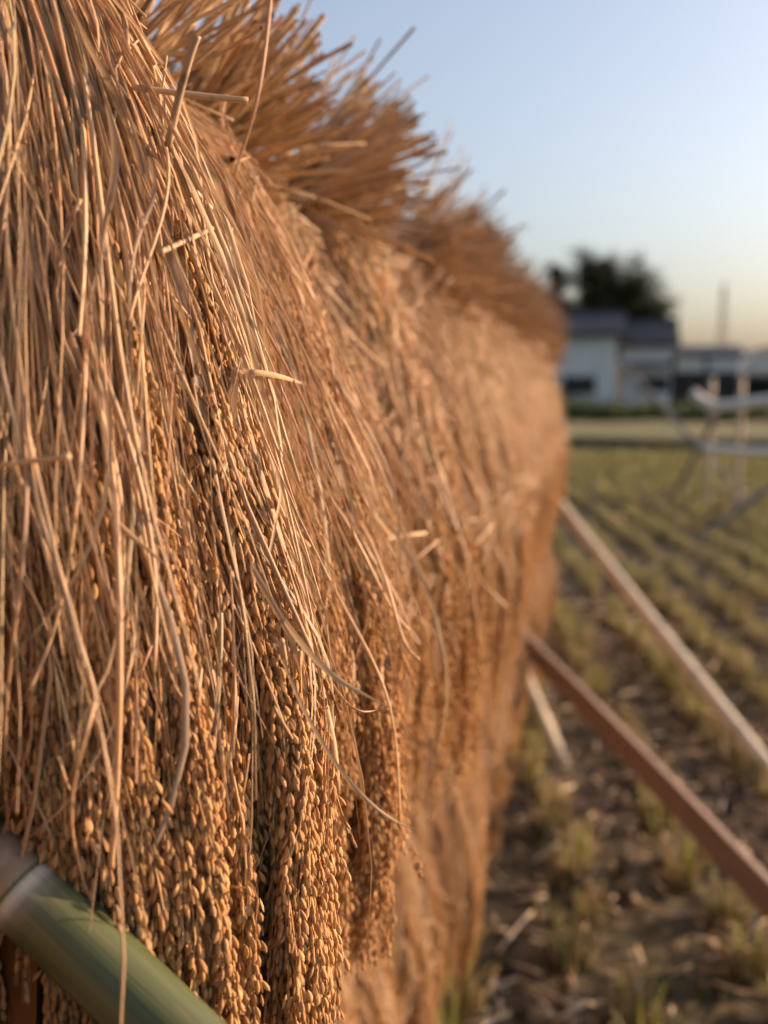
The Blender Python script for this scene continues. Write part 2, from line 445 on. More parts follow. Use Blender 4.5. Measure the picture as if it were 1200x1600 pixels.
def add_grains(g, pos, dirs, scale, hi, rng):
    """grains hang from pos along dirs; scale (n,3): half-width, half-thickness, length"""
    tv, tri, q = GT[hi]; n = len(pos)
    Zd = -nrm(dirs); ref = nrm(rng.normal(0, 1, (n, 3))); Xd = nrm(np.cross(ref, Zd)); Yd = np.cross(Zd, Xd)
    v = (tv[None, :, 0, None] * scale[:, None, 0, None] * Xd[:, None] + tv[None, :, 1, None] * scale[:, None, 1, None] * Yd[:, None]
         + tv[None, :, 2, None] * scale[:, None, 2, None] * Zd[:, None]) + pos[:, None]
    o = np.arange(n)[:, None, None] * len(tv)
    fs = [(tri[None] + o).reshape(-1, 3)]
    if len(q): fs.append((q[None] + o).reshape(-1, 4))
    tn = np.repeat(rng.random(n), len(tv))
    al = (np.tile(tv[:, 2], n) * 0.03 + tn * 11); ar = np.tile(np.arctan2(tv[:, 1], tv[:, 0]), n)
    g.add(v.reshape(-1, 3), fs, tn, al, ar)

def panicle(g, rng, hi, M=None, step=0.0033):
    """a hanging rice ear: rachis, side branches lying along it, a chain of grains on each"""
    L = rng.uniform(0.18, 0.245); bend = rng.normal(0, 0.009, 2)
    def ax(t): return np.stack([bend[0] * t ** 2, bend[1] * t ** 2, -L * t], -1)
    lines, pos, dr = [], [], []
    nb = rng.integers(8, 11)
    for b in range(nb):
        t0 = 0.72 * b / nb + rng.uniform(-0.03, 0.03); t0 = max(t0, 0.0)
        lb = rng.uniform(0.06, 0.115) * (1 - 0.25 * t0); phi = b * 2.4 + rng.uniform(-0.4, 0.4); rr = rng.uniform(0.0015, 0.0066)
        n = int(lb / step); u = np.clip((np.arange(n) + 0.5 + rng.normal(0, 0.28, n)) / n, 0, 1)
        t = t0 + u * lb / L
        off = rr * sstep(0, 0.45, u) * (1 - 0.25 * u)
        P = ax(t); P[:, 0] += off * math.cos(phi); P[:, 1] += off * math.sin(phi)
        P[:, :2] += rng.normal(0, 0.0011, (n, 2)) + (0.003 * np.sin(u * rng.uniform(2, 6) + rng.uniform(0, 6)))[:, None] * np.array([math.cos(phi + 1.5), math.sin(phi + 1.5)])[None]
        side = np.where(np.arange(n) % 2 == 0, 1.0, -1.0)
        out = np.array([math.cos(phi), math.sin(phi)]); tang = np.array([-out[1], out[0]])
        gp = P.copy(); gp[:, 0] += side * 0.0015 * tang[0]; gp[:, 1] += side * 0.0015 * tang[1]
        d = np.stack([0.13 * out[0] + side * 0.16 * tang[0], 0.13 * out[1] + side * 0.16 * tang[1], -np.ones(n)], -1) + rng.normal(0, 0.14, (n, 3))
        pos.append(gp); dr.append(d)
        lines.append(P[np.linspace(0, n - 1, 5).astype(int)])
    pos, dr = np.concatenate(pos), np.concatenate(dr)
    lines.append(ax(np.linspace(-0.05, 0.85, 5)))
    lines = np.array(lines)
    if M is not None:
        A = np.array(M.to_3x3()); T = np.array(M.translation)
        pos = pos @ A.T + T; dr = dr @ A.T; lines = lines @ A.T + T
    n = len(pos)
    ln = rng.uniform(0.0060, 0.0082, n)
    flat_ = np.where(rng.random(n) < 0.13, 0.45, 1.0)                 # some empty hulls
    sc = np.stack([rng.uniform(0.00128, 0.0018, n), rng.uniform(0.0009, 0.0013, n) * flat_, ln], -1)
    add_grains(g, pos, dr, sc, hi, rng)
    tubes(g, lines, 0.0005, 3, rng.random(len(lines)), caps=False)

def panicle_pose(rng, W, lump=0.006, s_lo=0.29, s_hi=0.74, kk=0.0, extra=0):
    c_ = rng.integers(-extra, 14); v = (c_ + 0.5) / 7.0 - 1 + 0.07 * math.sin(c_ * 5.1) + rng.normal(0, 0.024); s0 = rng.uniform(s_lo + 0.05 * math.sin(c_ * 3.3), s_hi + 0.04 * math.sin(c_ * 1.9)); k = kk + rng.uniform(-0.07, 0.04) + 0.05 * math.sin(c_ * 2.7)
    a = surf(np.array([s0]), np.array([v]), np.array([k]), W, lump)[0]
    b = surf(np.array([s0 + 0.27]), np.array([v + rng.normal(0, 0.05)]), np.array([k]), W, lump)[0]
    d = Vector(b - a).normalized() * 0.8 + Vector((rng.normal(0, 0.03), rng.normal(0, 0.022), -0.35)); d.normalize()
    q = (-d).to_track_quat('Z', 'X').to_matrix().to_4x4()
    return Matrix.Translation(Vector(a)) @ q @ Matrix.Rotation(rng.uniform(0, 6.28), 4, 'Z')

def core_geo(W, lump=0.006):
    """closed packed body of the sheaf under its outer stalks"""
    g = Geo(); ns, nv = 30, 17
    s = np.linspace(0.0, 0.93, ns)[:, None] * np.ones((1, nv)); v = np.linspace(-1, 1, nv)[None] * np.ones((ns, 1))
    F = surf(s, v * 0.97, np.full_like(s, 0.34), W, lump)
    F[..., 0] += 0.004 * np.sin(v * 23 + s * 2)
    B = F.copy(); B[..., 0] = -0.03
    V = np.concatenate([F.reshape(-1, 3), B.reshape(-1, 3)]); o = ns * nv
    i = np.arange(ns - 1)[:, None] * nv + np.arange(nv - 1)[None]
    Q1 = np.stack([i, i + nv, i + nv + 1, i + 1], -1).reshape(-1, 4)
    fs = [Q1, Q1[:, ::-1] + o]
    for edge in (np.arange(nv), np.arange(nv) + (ns - 1) * nv, np.arange(ns) * nv, np.arange(ns) * nv + nv - 1):
        fs.append(np.stack([edge[:-1], edge[1:], edge[1:] + o, edge[:-1] + o], -1))
    g.add(V, fs, 0.5, np.concatenate([s.ravel(), s.ravel()]) * PL, np.concatenate([v.ravel(), v.ravel()]) * 30)
    return g

def tie_geo(W, rng):
    g = Geo(); th = np.linspace(0, 2 * math.pi, 25); P = []
    for k in range(7):
        ph = k * 0.9
        P.append(np.stack([-0.012 + (0.036 + 0.003 * np.cos(th * 6 + ph)) * np.cos(th), (W * 0.40 + 0.003 * np.sin(th * 6 + ph)) * np.sin(th), 0.012 + 0.007 * np.sin(th * 5 + ph) + 0.004 * (k - 3)], -1))
    return tubes(g, np.array(P), 0.0017, 5, rng.random(7), caps=False)

ORD = ['first', 'second', 'third', 'fourth', 'fifth', 'sixth', 'seventh', 'eighth', 'ninth', 'tenth', 'eleventh', 'twelfth', 'thirteenth', 'fourteenth',
       'fifteenth', 'sixteenth', 'seventeenth', 'eighteenth', 'nineteenth', 'twentieth', 'twenty-first', 'twenty-second', 'twenty-third', 'twenty-fourth', 'twenty-fifth', 'twenty-sixth']

RACK_X, TOP_Z, LOW_Z = -0.375, CAM_H + 0.185, 0.655
HI_PAN = []
prng = np.random.default_rng(11)
for k in range(12):
    gg = Geo(); panicle(gg, prng, True); HI_PAN.append(gg.mesh('panicle', M_GRAIN))

def near_sheaf(loc, W, seed, label, n_stalk=300, n_under=1300, n_pan=150, n_leaf=70, n_butt=130, el=57, az=8, rz=0.0, n_butt_obj=110):
    rng = np.random.default_rng(seed)
    t = empty('rice_sheaf', loc, rz)
    tag(t, label, 'sheaf', 'rice sheaves hung on the drying rack')
    core_geo(W).obj('packed_straw', M_CORE, t)
    tie_geo(W, rng).obj('tie', M_TIE, t)
    P, rad, tn = stalk_paths(rng, n_under, W, kmax=0.6, fly=0.0, vlo=-1.45, be=3.0)
    o = tubes(Geo(), P, rad, 5, tn, caps=False).obj('inner_stalks', M_STRAW, t); o['kind'] = 'stuff'
    P, rad, tn = stalk_paths(rng, n_stalk, W, kmax=0.10, fly=0.14, vlo=-1.35, be=4.2, dr=0.27)
    for i in range(n_stalk):
        tubes(Geo(), P[i:i + 1], rad[i:i + 1], 6, tn[i:i + 1], flat=float(rng.uniform(0.45, 1))).obj('stalk', M_STRAW, t)
    P, rad, tn = stalk_paths(rng, 850, W, kmax=0.08, fly=0.10, vlo=-1.3, rs=0.60, be=3.6, dr=0.42)
    o = tubes(Geo(), P, rad, 5, tn, flat=0.6).obj('fine_stalks', M_STRAW, t); o['kind'] = 'stuff'
    P, rad, tn = bit_paths(rng, 150, W)
    o = tubes(Geo(), P, rad, 5, tn).obj('straw_bits', M_STRAW, t); o['kind'] = 'stuff'
    P, wd, sd, tn = leaf_paths(rng, n_leaf, W)
    for i in range(n_leaf):
        ribbons(Geo(), P[i:i + 1], wd[i:i + 1], sd[i:i + 1], tn[i:i + 1]).obj('leaf_blade', M_LEAF, t)
    P, rad, tn = butt_paths(rng, n_butt, W, el, az)
    for i in range(n_butt_obj):
        tubes(Geo(), P[i:i + 1], rad[i:i + 1], 7, tn[i:i + 1], caps=False).obj('cut_stem', M_BUTT, t)
    if n_butt > n_butt_obj:
        o = tubes(Geo(), P[n_butt_obj:], rad[n_butt_obj:], 6, tn[n_butt_obj:], caps=False).obj('cut_stems', M_BUTT, t); o['kind'] = 'stuff'
    for i in range(n_pan):
        p = link('panicle', HI_PAN[int(rng.integers(len(HI_PAN)))], t)
        p.matrix_basis = panicle_pose(rng, W, extra=3, kk=-0.03, s_lo=0.26)
    return t

def far_meshes(seed, W):
    rng = np.random.default_rng(seed); out = []
    out.append(('packed_straw', core_geo(W).mesh('packed_straw', M_CORE)))
    out.append(('tie', tie_geo(W, rng).mesh('tie', M_TIE)))
    P, rad, tn = stalk_paths(rng, 640, W, K=10, kmax=0.34, fly=0.07, lump=0.003, dr=0.5, out=1.9, be=3.4)
    out.append(('stalks', tubes(Geo(), P, rad, 4, tn).mesh('stalks', M_STRAW)))
    P, rad, tn = bit_paths(rng, 300, W, -1.0, lump=0.003, lmax=0.14)
    out.append(('straw_bits', tubes(Geo(), P, rad * 1.2, 4, tn).mesh('straw_bits', M_STRAW)))
    P, wd, sd, tn = leaf_paths(rng, 90, W, K=9)
    out.append(('leaf_blades', ribbons(Geo(), P, wd, sd, tn).mesh('leaf_blades', M_LEAF)))
    P, rad, tn = butt_paths(rng, 330, W, 26, 0, K=5)
    out.append(('cut_stems', tubes(Geo(), P, rad, 5, tn, caps=False).mesh('cut_stems', M_BUTT)))
    g = Geo()
    for i in range(140): panicle(g, rng, False, panicle_pose(rng, W, lump=0.003, kk=-0.12, s_lo=0.17), step=0.0052)
    out.append(('panicles', g.mesh('panicles', M_GRAIN)))
    return out

sheaf0 = near_sheaf((RACK_X + 0.005, 0.565, TOP_Z + 0.06), 0.120, 21, 'nearest rice sheaf in the picture, its grain partly hidden by the green bamboo', rz=R(0), n_pan=460)
sheaf0.scale = (1, 1, 1.08)
sheaf1 = near_sheaf((RACK_X, 0.785, TOP_Z + 0.02), 0.118, 22, 'sharp rice sheaf whose cut stems cross below the top edge, left of the blurred sheaves', rz=R(3), n_pan=460)

FAR = [far_meshes(40 + k, 0.118) for k in range(3)]
frng = random.Random(5)
NF = [0]; TUFT = [(-12, 2, 0.92), (-6, 8, 0.95), (-34, 10, 0.5), (-30, -6, 0.5), (14, -10, 0.95), (18, -2, 1.0), (-28, 4, 0.5), (-25, 8, 0.5), (-5, -6, 1.0), (6, 4, 1.05), (-26, 0, 0.5), (-20, 6, 0.55), (0, -8, 1.0), (10, 3, 1.1), (-25, 5, 0.5), (-20, -5, 0.5), (0, 6, 1.05), (12, -3, 1.1), (-20, 4, 0.6), (8, 0, 1.1), (20, -5, 1.1), (22, 6, 1.15), (24, 0, 1.1), (0, 0, 0.8)]     # tilt, turn, length of each tuft of cut stems
def far_sheaf(k, loc, rz, sc, label):
    t = empty('rice_sheaf', loc, rz); t.scale = sc
    tag(t, label, 'sheaf', 'rice sheaves hung on the drying rack')
    for nm, me in FAR[k]:
        o = link(nm, me, t)
        if nm == 'cut_stems': q_ = TUFT[NF[0] % len(TUFT)]; NF[0] += 1; o.rotation_euler = (0, R(q_[0] + frng.uniform(-4, 4)), R(q_[1])); o.scale = (q_[2],) * 3
        if nm not in ('packed_straw', 'tie'): o['kind'] = 'stuff'
    return t
ypos = 0.785
n_up = 0
ups = []
while ypos < 5.2:
    ypos += frng.uniform(0.185, 0.225)
    ups.append(ypos)
for i, y in enumerate(ups):
    far_sheaf(frng.choice([0, 1, 2]), (RACK_X + frng.uniform(-0.018, 0.018), y, TOP_Z + frng.uniform(-0.015, 0.012)), R(frng.uniform(-9, 9)),
              (frng.uniform(0.93, 1.02) - 0.006 * i, frng.uniform(0.95, 1.1), frng.uniform(0.97, 1.04) + min(0.17, 0.03 * i)), 'blurred rice sheaf on the upper pole, %s beyond the sharp sheaves' % ORD[i])
far_sheaf(2, (RACK_X - 0.10, 0.315, TOP_Z), R(-6), (0.95, 0.95, 1), 'rice sheaf at the left edge, on the camera side of the nearest sheaf')
yl = 0.36; i = 0
while yl < 5.3:
    yl += frng.uniform(0.185, 0.225)
    far_sheaf(frng.choice([0, 1, 2]), (RACK_X - 0.10 + min(0.02, 0.006 * yl) + frng.uniform(-0.018, 0.018), yl, LOW_Z + frng.uniform(-0.015, 0.012)), R(frng.uniform(-9, 9)),
              (frng.uniform(0.9, 1.02), frng.uniform(0.95, 1.1), frng.uniform(0.94, 0.99)), 'rice sheaf on the lower pole near the ground, %s from the camera' % ORD[i]); i += 1
Y_END = ups[-1]

# ------------------------------------------------------------------ the rack and its props
def bamboo_mat(name, c1, c2, bloom=True, rough=0.38):
    m, t, b = new_mat(name)
    al = N(t, 'Attribute', attribute_name='along'); tn = N(t, 'Attribute', attribute_name='tint'); ar = N(t, 'Attribute', attribute_name='around')
    cx = N(t, 'CombineXYZ')
    t.links.new(math_n(t, 'MULTIPLY', math_n(t, 'SINE', ar.outputs['Fac']), 2.5), cx.inputs[0])
    t.links.new(math_n(t, 'MULTIPLY', math_n(t, 'COSINE', ar.outputs['Fac']), 2.5), cx.inputs[1])
    t.links.new(math_n(t, 'MULTIPLY', al.outputs['Fac'], 5.0), cx.inputs[2])
    ns = N(t, 'TexNoise'); ns.inputs['Scale'].default_value = 1.2; ns.inputs['Detail'].default_value = 5
    t.links.new(cx.outputs[0], ns.inputs['Vector'])
    cx2 = N(t, 'CombineXYZ')
    t.links.new(math_n(t, 'MULTIPLY', math_n(t, 'SINE', ar.outputs['Fac']), 18), cx2.inputs[0])
    t.links.new(math_n(t, 'MULTIPLY', math_n(t, 'COSINE', ar.outputs['Fac']), 18), cx2.inputs[1])
    t.links.new(math_n(t, 'MULTIPLY', al.outputs['Fac'], 3.0), cx2.inputs[2])
    n2 = N(t, 'TexNoise'); n2.inputs['Scale'].default_value = 1.5; n2.inputs['Detail'].default_value = 3
    t.links.new(cx2.outputs[0], n2.inputs['Vector'])
    r = ramp(t, [(0.3, c1), (0.7, c2)]); t.links.new(ns.outputs[0], r.inputs[0])
    mr = N(t, 'MapRange'); mr.inputs[1].default_value = 0.3; mr.inputs[2].default_value = 0.7; mr.inputs[3].default_value = 0.75; mr.inputs[4].default_value = 1.2
    t.links.new(n2.outputs[0], mr.inputs[0])
    mx = N(t, 'Mix', data_type='RGBA', blend_type='MULTIPLY'); mx.inputs[0].default_value = 1
    t.links.new(r.outputs[0], mx.inputs[6]); t.links.new(mr.outputs[0], mx.inputs[7])
    col = mx.outputs[2]
    n3 = N(t, 'TexNoise'); n3.inputs['Scale'].default_value = 3.2; n3.inputs['Detail'].default_value = 8; n3.inputs['Roughness'].default_value = 0.7
    t.links.new(cx.outputs[0], n3.inputs['Vector'])
    r3 = ramp(t, [(0.56, (0, 0, 0)), (0.70, (1, 1, 1))]); t.links.new(n3.outputs[0], r3.inputs[0])
    m4 = N(t, 'Mix', data_type='RGBA'); m4.inputs[7].default_value = (0.20, 0.16, 0.10, 1)
    t.links.new(math_n(t, 'MULTIPLY', r3.outputs[0], 0.55), m4.inputs[0]); t.links.new(col, m4.inputs[6]); col = m4.outputs[2]
    if bloom:      # tint 0 = skin, 0.5 = brown sheath scar, 1 = white bloom under a node
        sc = ramp(t, [(0.0, (0, 0, 0)), (1.0, (1, 1, 1))]); t.links.new(math_n(t, 'MULTIPLY', tn.outputs['Fac'], -1.0), sc.inputs[0])
        m2 = N(t, 'Mix', data_type='RGBA'); m2.inputs[7].default_value = (0.62, 0.60, 0.55, 1)
        t.links.new(math_n(t, 'MULTIPLY', sc.outputs[0], math_n(t, 'ADD', ns.outputs[0], 0.25)), m2.inputs[0]); t.links.new(col, m2.inputs[6])
        s2 = ramp(t, [(0.15, (0, 0, 0)), (0.45, (1, 1, 1)), (0.55, (1, 1, 1))]); t.links.new(tn.outputs['Fac'], s2.inputs[0])
        m3 = N(t, 'Mix', data_type='RGBA'); m3.inputs[7].default_value = (0.30, 0.23, 0.17, 1)
        t.links.new(math_n(t, 'MULTIPLY', s2.outputs[0], 0.85), m3.inputs[0]); t.links.new(m2.outputs[2], m3.inputs[6])
        col = m3.outputs[2]
    t.links.new(col, b.inputs['Base Color'])
    b.inputs['Roughness'].default_value = rough
    b.inputs['Specular IOR Level'].default_value = 0.35
    bp = N(t, 'Bump'); bp.inputs['Strength'].default_value = 0.15; bp.inputs['Distance'].default_value = 0.001
    t.links.new(n2.outputs[0], bp.inputs['Height']); t.links.new(bp.outputs[0], b.inputs['Normal'])
    return m
M_GREEN = bamboo_mat('green_bamboo', (0.040, 0.054, 0.021), (0.088, 0.104, 0.046))
M_PALE = bamboo_mat('dry_bamboo', (0.50, 0.45, 0.34), (0.64, 0.59, 0.47))
M_GREYB = bamboo_mat('weathered_bamboo', (0.26, 0.22, 0.17), (0.40, 0.34, 0.26))

def bamboo(name, a, b, r0, r1, mat, parent=None, nodes=None, sides=28, wall=True):
    """hollow pole with swollen nodes, a sheath scar and a bloom ring at each"""
    a, b = Vector(a), Vector(b); L = (b - a).length
    if nodes is None:
        nodes = list(np.arange(0.18, L, 0.31))
    st = [(0.0, 1.0, 0.0)]
    for n in nodes:
        for dz, rr, tt in ((-0.05, 1.0, 0.0), (-0.016, 1.0, 0.12), (-0.009, 1.02, 0.4), (-0.004, 1.065, 0.5), (-0.0015, 1.03, 0.5), (0.0008, 1.0, 0.5), (0.003, 1.05, 0.5), (0.0085, 1.03, 0.5), (0.0105, 1.015, 0.0), (0.0122, 1.005, -0.8), (0.0145, 1.0, -0.9), (0.019, 1.0, -0.25), (0.026, 1.0, -0.05), (0.04, 1.0, 0.0)):
            if 0 < n + dz < L: st.append((n + dz, rr, tt))
    st.append((L, 1.0, 0.0)); st.sort()
    th = np.arange(sides) * 2 * math.pi / sides
    rings, tn, al = [], [], []
    for z, rr, tt in st:
        r = (r0 + (r1 - r0) * z / L) * rr
        rings.append(np.stack([r * np.cos(th), r * np.sin(th), np.full(sides, z)], -1)); tn += [tt] * sides; al += [z] * sides
    K = len(rings)
    # inner wall at the two open ends
    first = np.stack([r0 * 0.72 * np.cos(th), r0 * 0.72 * np.sin(th), np.full(sides, 0.0)], -1); deep = first.copy(); deep[:, 2] = 0.03
    last = np.stack([r1 * 0.72 * np.cos(th), r1 * 0.72 * np.sin(th), np.full(sides, L)], -1); deepl = last.copy(); deepl[:, 2] = L - 0.03
    allr = [deep, first] + rings + [last, deepl]
    V = np.concatenate(allr); tn = [0.5] * (2 * sides) + tn + [0.5] * (2 * sides); al = [0.0] * (2 * sides) + al + [L] * (2 * sides)
    i = np.arange(len(allr) - 1)[:, None] * sides; j = np.arange(sides)[None]; j2 = (j + 1) % sides
    Q = np.stack([i + j, i + j2, i + sides + j2, i + sides + j], -1).reshape(-1, 4)
    caps = [[list(range(sides))[::-1]], [list(range(len(V) - sides, len(V)))]]
    q = (b - a).to_track_quat('Z', 'Y').to_matrix()
    g = Geo(); g.add(V, [Q] + caps, np.array(tn), np.array(al), np.tile(th, len(allr)))
    o = g.obj(name, mat, parent)
    o.matrix_basis = Matrix.Translation(a) @ q.to_4x4()
    return o

M_LASH = fibre_mat('straw_rope', [(0, (0.40, 0.30, 0.17)), (1, (0.48, 0.36, 0.2))], rough=0.8)
def lashing(name, c, axis, r, turns, parent):
    """rope wound round a crossing"""
    c = Vector(c); q = Vector(axis).to_track_quat('Z', 'Y').to_matrix()
    th = np.linspace(0, turns * 2 * math.pi, turns * 16)
    P = np.stack([r * np.cos(th), r * np.sin(th), (th / th[-1] - 0.5) * 0.012 * turns], -1) @ np.array(q).T + np.array(c)
    return tubes(Geo(), P[None], 0.004, 6, [0.3]).obj(name, M_LASH, parent)

rk = empty('drying_rack', (RACK_X - 0.05, 0.2, 0))
tag(rk, 'bamboo drying rack of two long rails and posts buried inside the hanging sheaves', 'drying rack')
def loc_(p): return Vector(p) - rk.location
bamboo('rail', loc_((RACK_X - 0.02, 0.06, TOP_Z - 0.025)), loc_((RACK_X - 0.02, Y_END + 0.32, TOP_Z - 0.025)), 0.024, 0.020, M_GREYB, rk)
bamboo('rail', loc_((RACK_X - 0.125, 0.06, LOW_Z - 0.025)), loc_((RACK_X - 0.125, Y_END + 0.25, LOW_Z - 0.025)), 0.024, 0.020, M_GREYB, rk)
for y in (0.17, 2.0, 3.7, Y_END + 0.16):
    bamboo('post', loc_((RACK_X - 0.078, y, -0.2)), loc_((RACK_X - 0.078, y, TOP_Z - 0.05)), 0.027, 0.024, M_GREYB, rk)
    lashing('lashing', loc_((RACK_X - 0.05, y, TOP_Z - 0.04)), (0, 1, 0.3), 0.045, 5, rk)
    lashing('lashing', loc_((RACK_X - 0.10, y, LOW_Z - 0.03)), (0, 1, 0.3), 0.048, 5, rk)

# near green bamboo prop, leaning from the rack out to the right
A = at(-62, 1297, 0.445); B = at(255, 1600, 0.432)
d = (B - A).normalized()
foot = A + d * ((A.z + 0.06) / -d.z)
A0 = A - d * 0.025
tag(bamboo('bamboo_prop', A0, foot, 0.0182, 0.0192, M_GREEN, nodes=[0.056, 0.34, 0.66, 0.99, 1.32], sides=48), 'thick green bamboo prop crossing the lower left corner', 'prop pole')

# pale pole leaning beyond the last sheaf
A = at(868, 780, 5.0); B = at(1200, 1200, 3.28); d = (B - A).normalized(); foot = A + d * ((A.z + 0.05) / -d.z)
tag(bamboo('bamboo_prop', A - d * 0.25, foot, 0.022, 0.026, M_PALE), 'long pale bamboo prop leaning from the far end of the rack', 'prop pole')
# short pale pole
A = at(800, 1012, 3.95); B = at(884, 1205, 3.37); d = (B - A).normalized(); foot = A + d * ((A.z + 0.04) / -d.z)
tag(bamboo('bamboo_prop', A - d * 0.15, foot, 0.021, 0.024, M_PALE), 'short pale bamboo stub leaning under the sheaves beside the brown board', 'prop pole')
# brown board
M_BOARD = flat_mat('brown_board', (0.14, 0.098, 0.078), (0.205, 0.145, 0.118), 3.0, 0.65, 0.15, (14, 14, 1), 0.3)
A = at(826, 1012, 3.6); B = at(1200, 1398, 2.2); d = (B - A).normalized(); foot = A + d * ((A.z + 0.04) / -d.z); A = A - d * 0.2
g = Geo(); L = (foot - A).length
hw, ht, c = 0.030, 0.016, 0.003
sec = np.array([[-hw + c, -ht], [hw - c, -ht], [hw, -ht + c], [hw, ht - c], [hw - c, ht], [-hw + c, ht], [-hw, ht - c], [-hw, -ht + c]])
V = np.concatenate([np.c_[sec, np.full(8, z)] for z in np.linspace(0, L, 8)]); V[:, 0] += 0.006 * np.sin(V[:, 2] * 2.2)
i = np.arange(7)[:, None] * 8; j = np.arange(8)[None]; j2 = (j + 1) % 8
Q = np.stack([i + j, i + j2, i + 8 + j2, i + 8 + j], -1).reshape(-1, 4)
g.add(V, [Q, [list(range(8))[::-1]], [list(range(56, 64))]])
bo = g.obj('board_prop', M_BOARD, smooth=False)
zax = d; xax = Vector((0.2, 0.45, 0.9)); xax = (xax - zax * xax.dot(zax)).normalized(); yax = zax.cross(xax)
bo.matrix_basis = Matrix.Translation(A) @ Matrix((xax, yax, zax)).transposed().to_4x4()
tag(bo, 'reddish brown wooden board propped from the sheaves to the ground', 'board')

# ------------------------------------------------------------------ stubble, weeds and litter on the field
M_STUB = fibre_mat('stubble', [(0, (0.34, 0.26, 0.12)), (0.25, (0.42, 0.33, 0.16)), (0.45, (0.28, 0.22, 0.10)), (0.6, (0.22, 0.24, 0.07)), (0.8, (0.38, 0.28, 0.14)), (1, (0.32, 0.24, 0.11))], rough=0.7, transl=0.15)
M_SHOOT = fibre_mat('green_shoots', [(0, (0.20, 0.23, 0.05)), (0.4, (0.27, 0.27, 0.07)), (0.7, (0.15, 0.18, 0.045)), (1, (0.32, 0.28, 0.09))], rough=0.5, transl=0.35)

def stub_parts(rng, n_st, n_sh, K=3, r=1.0):
    th = rng.uniform(0, 6.28, n_st); rr = 0.034 * np.sqrt(rng.random(n_st)); h = rng.uniform(0.05, 0.12, n_st)
    b = np.stack([rr * np.cos(th), rr * np.sin(th), np.full(n_st, -0.01)], -1)
    d = np.stack([np.cos(th) * rr * 7 + rng.normal(0, 0.12, n_st), np.sin(th) * rr * 7 + rng.normal(0, 0.12, n_st), np.ones(n_st)], -1)
    tt = np.linspace(0, 1, K)[None, :, None]
    st = (b[:, None] + d[:, None] * h[:, None, None] * tt, np.full((n_st, K), 0.0024 * r) * rng.uniform(0.7, 1.2, n_st)[:, None], rng.random(n_st))
    K2 = K + 2; th = rng.uniform(0, 6.28, n_sh); h = rng.uniform(0.08, 0.20, n_sh); tt = np.linspace(0, 1, K2)[None]
    lean = rng.uniform(0.02, 0.09, n_sh)[:, None]
    P = np.stack([np.cos(th)[:, None] * (0.015 + lean * tt ** 2), np.sin(th)[:, None] * (0.015 + lean * tt ** 2), h[:, None] * tt - 0.4 * lean * tt ** 3], -1)
    wd = 0.006 * r * (1 - tt ** 2 * 0.9) * rng.uniform(0.7, 1.2, n_sh)[:, None]
    sd = np.stack([-np.sin(th)[:, None] + 0 * tt, np.cos(th)[:, None] + 0 * tt, 0 * tt * th[:, None]], -1)
    return st, (P, wd, sd, rng.random(n_sh))

srng = np.random.default_rng(77)
STUB = []
for k in range(5):
    a, b = stub_parts(srng, 40, 4 + 3 * k, r=1.25)
    STUB.append((tubes(Geo(), a[0], a[1], 4, a[2]).mesh('cut_straws', M_STUB), ribbons(Geo(), b[0], b[1], b[2], b[3]).mesh('shoots', M_SHOOT)))
ra = R(-9.4); rd = np.array([math.sin(ra), math.cos(ra)]); rp = np.array([rd[1], -rd[0]])
hills = []
for irow in range(-22, 48):
    base = rp * (irow * 0.30 + 0.07)
    for k in range(-6, 135):
        p = base + rd * (k * 0.175 + srng.normal(0, 0.02)) + rp * srng.normal(0, 0.022)
        if -4 < p[0] < 6.5 and 0.3 < p[1] < 18.9 and srng.random() > 0.06 and not (-0.62 < p[0] < -0.3 and p[1] < Y_END + 0.2):
            hills.append(p)
hills = np.array(hills)
def visible(p):
    v = CAM_M.transposed() @ (Vector((p[0], p[1], 0.05)) - CAM_P)
    if v.z > -0.1: return False
    px, py = 600 + FPX * v.x / -v.z, 800 - FPX * v.y / -v.z
    if not (-20 < px < 1230 and py < 1650): return False
    # the sheaves stand in front of everything left of this line
    return px > np.interp(py, [600, 900, 1100, 1250, 1400, 1600], [860, 850, 790, 720, 660, 640])
vis = np.array([visible(p) for p in hills]); dist = np.hypot(hills[:, 0], hills[:, 1])
order = np.argsort(np.where(vis, dist, 1e9)); near_ids = [int(i_) for i_ in order[:260] if vis[i_]]
for i_ in near_ids:
    p = hills[i_]; t = empty('rice_stubble', (p[0], p[1], 0.015), srng.uniform(0, 6.28))
    s_ = srng.uniform(0.8, 1.25); t.scale = (s_, s_, s_ * srng.uniform(0.8, 1.2))
    tag(t, 'clump of cut rice stubble with green shoots standing in a field row', 'stubble', 'rice stubble clumps in the harvested field')
    far_ = dist[i_] > 4
    a, b = STUB[int(srng.integers(2 if far_ else 0, 5)) if srng.random() > 0.2 else 0]
    o = link('cut_straws', a, t); o['kind'] = 'stuff'; o = link('shoots', b, t); o['kind'] = 'stuff'
g1, g2 = Geo(), Geo(); ns_ = set(near_ids)
for i_ in range(len(hills)):
    if i_ in ns_: continue
    a, b = stub_parts(srng, 5, 9, K=2, r=2.6)
    p = np.array([hills[i_][0], hills[i_][1], 0.012])
    tubes(g1, a[0] + p, a[1], 3, a[2], caps=False); ribbons(g2, b[0] + p, b[1], b[2], b[3], cols=(-1, 0, 1))
tag(g1.obj('stubble_rows', M_STUB), 'rows of cut rice stubble running over the far field', 'stubble', kind='stuff')
tag(g2.obj('shoot_rows', M_SHOOT), 'green shoots along the far stubble rows', 'shoots', kind='stuff')

M_LITTER = fibre_mat('pale_litter', [(0, (0.55, 0.45, 0.30)), (0.4, (0.42, 0.32, 0.19)), (0.7, (0.60, 0.50, 0.36)), (1, (0.5, 0.38, 0.24))], rough=0.6)
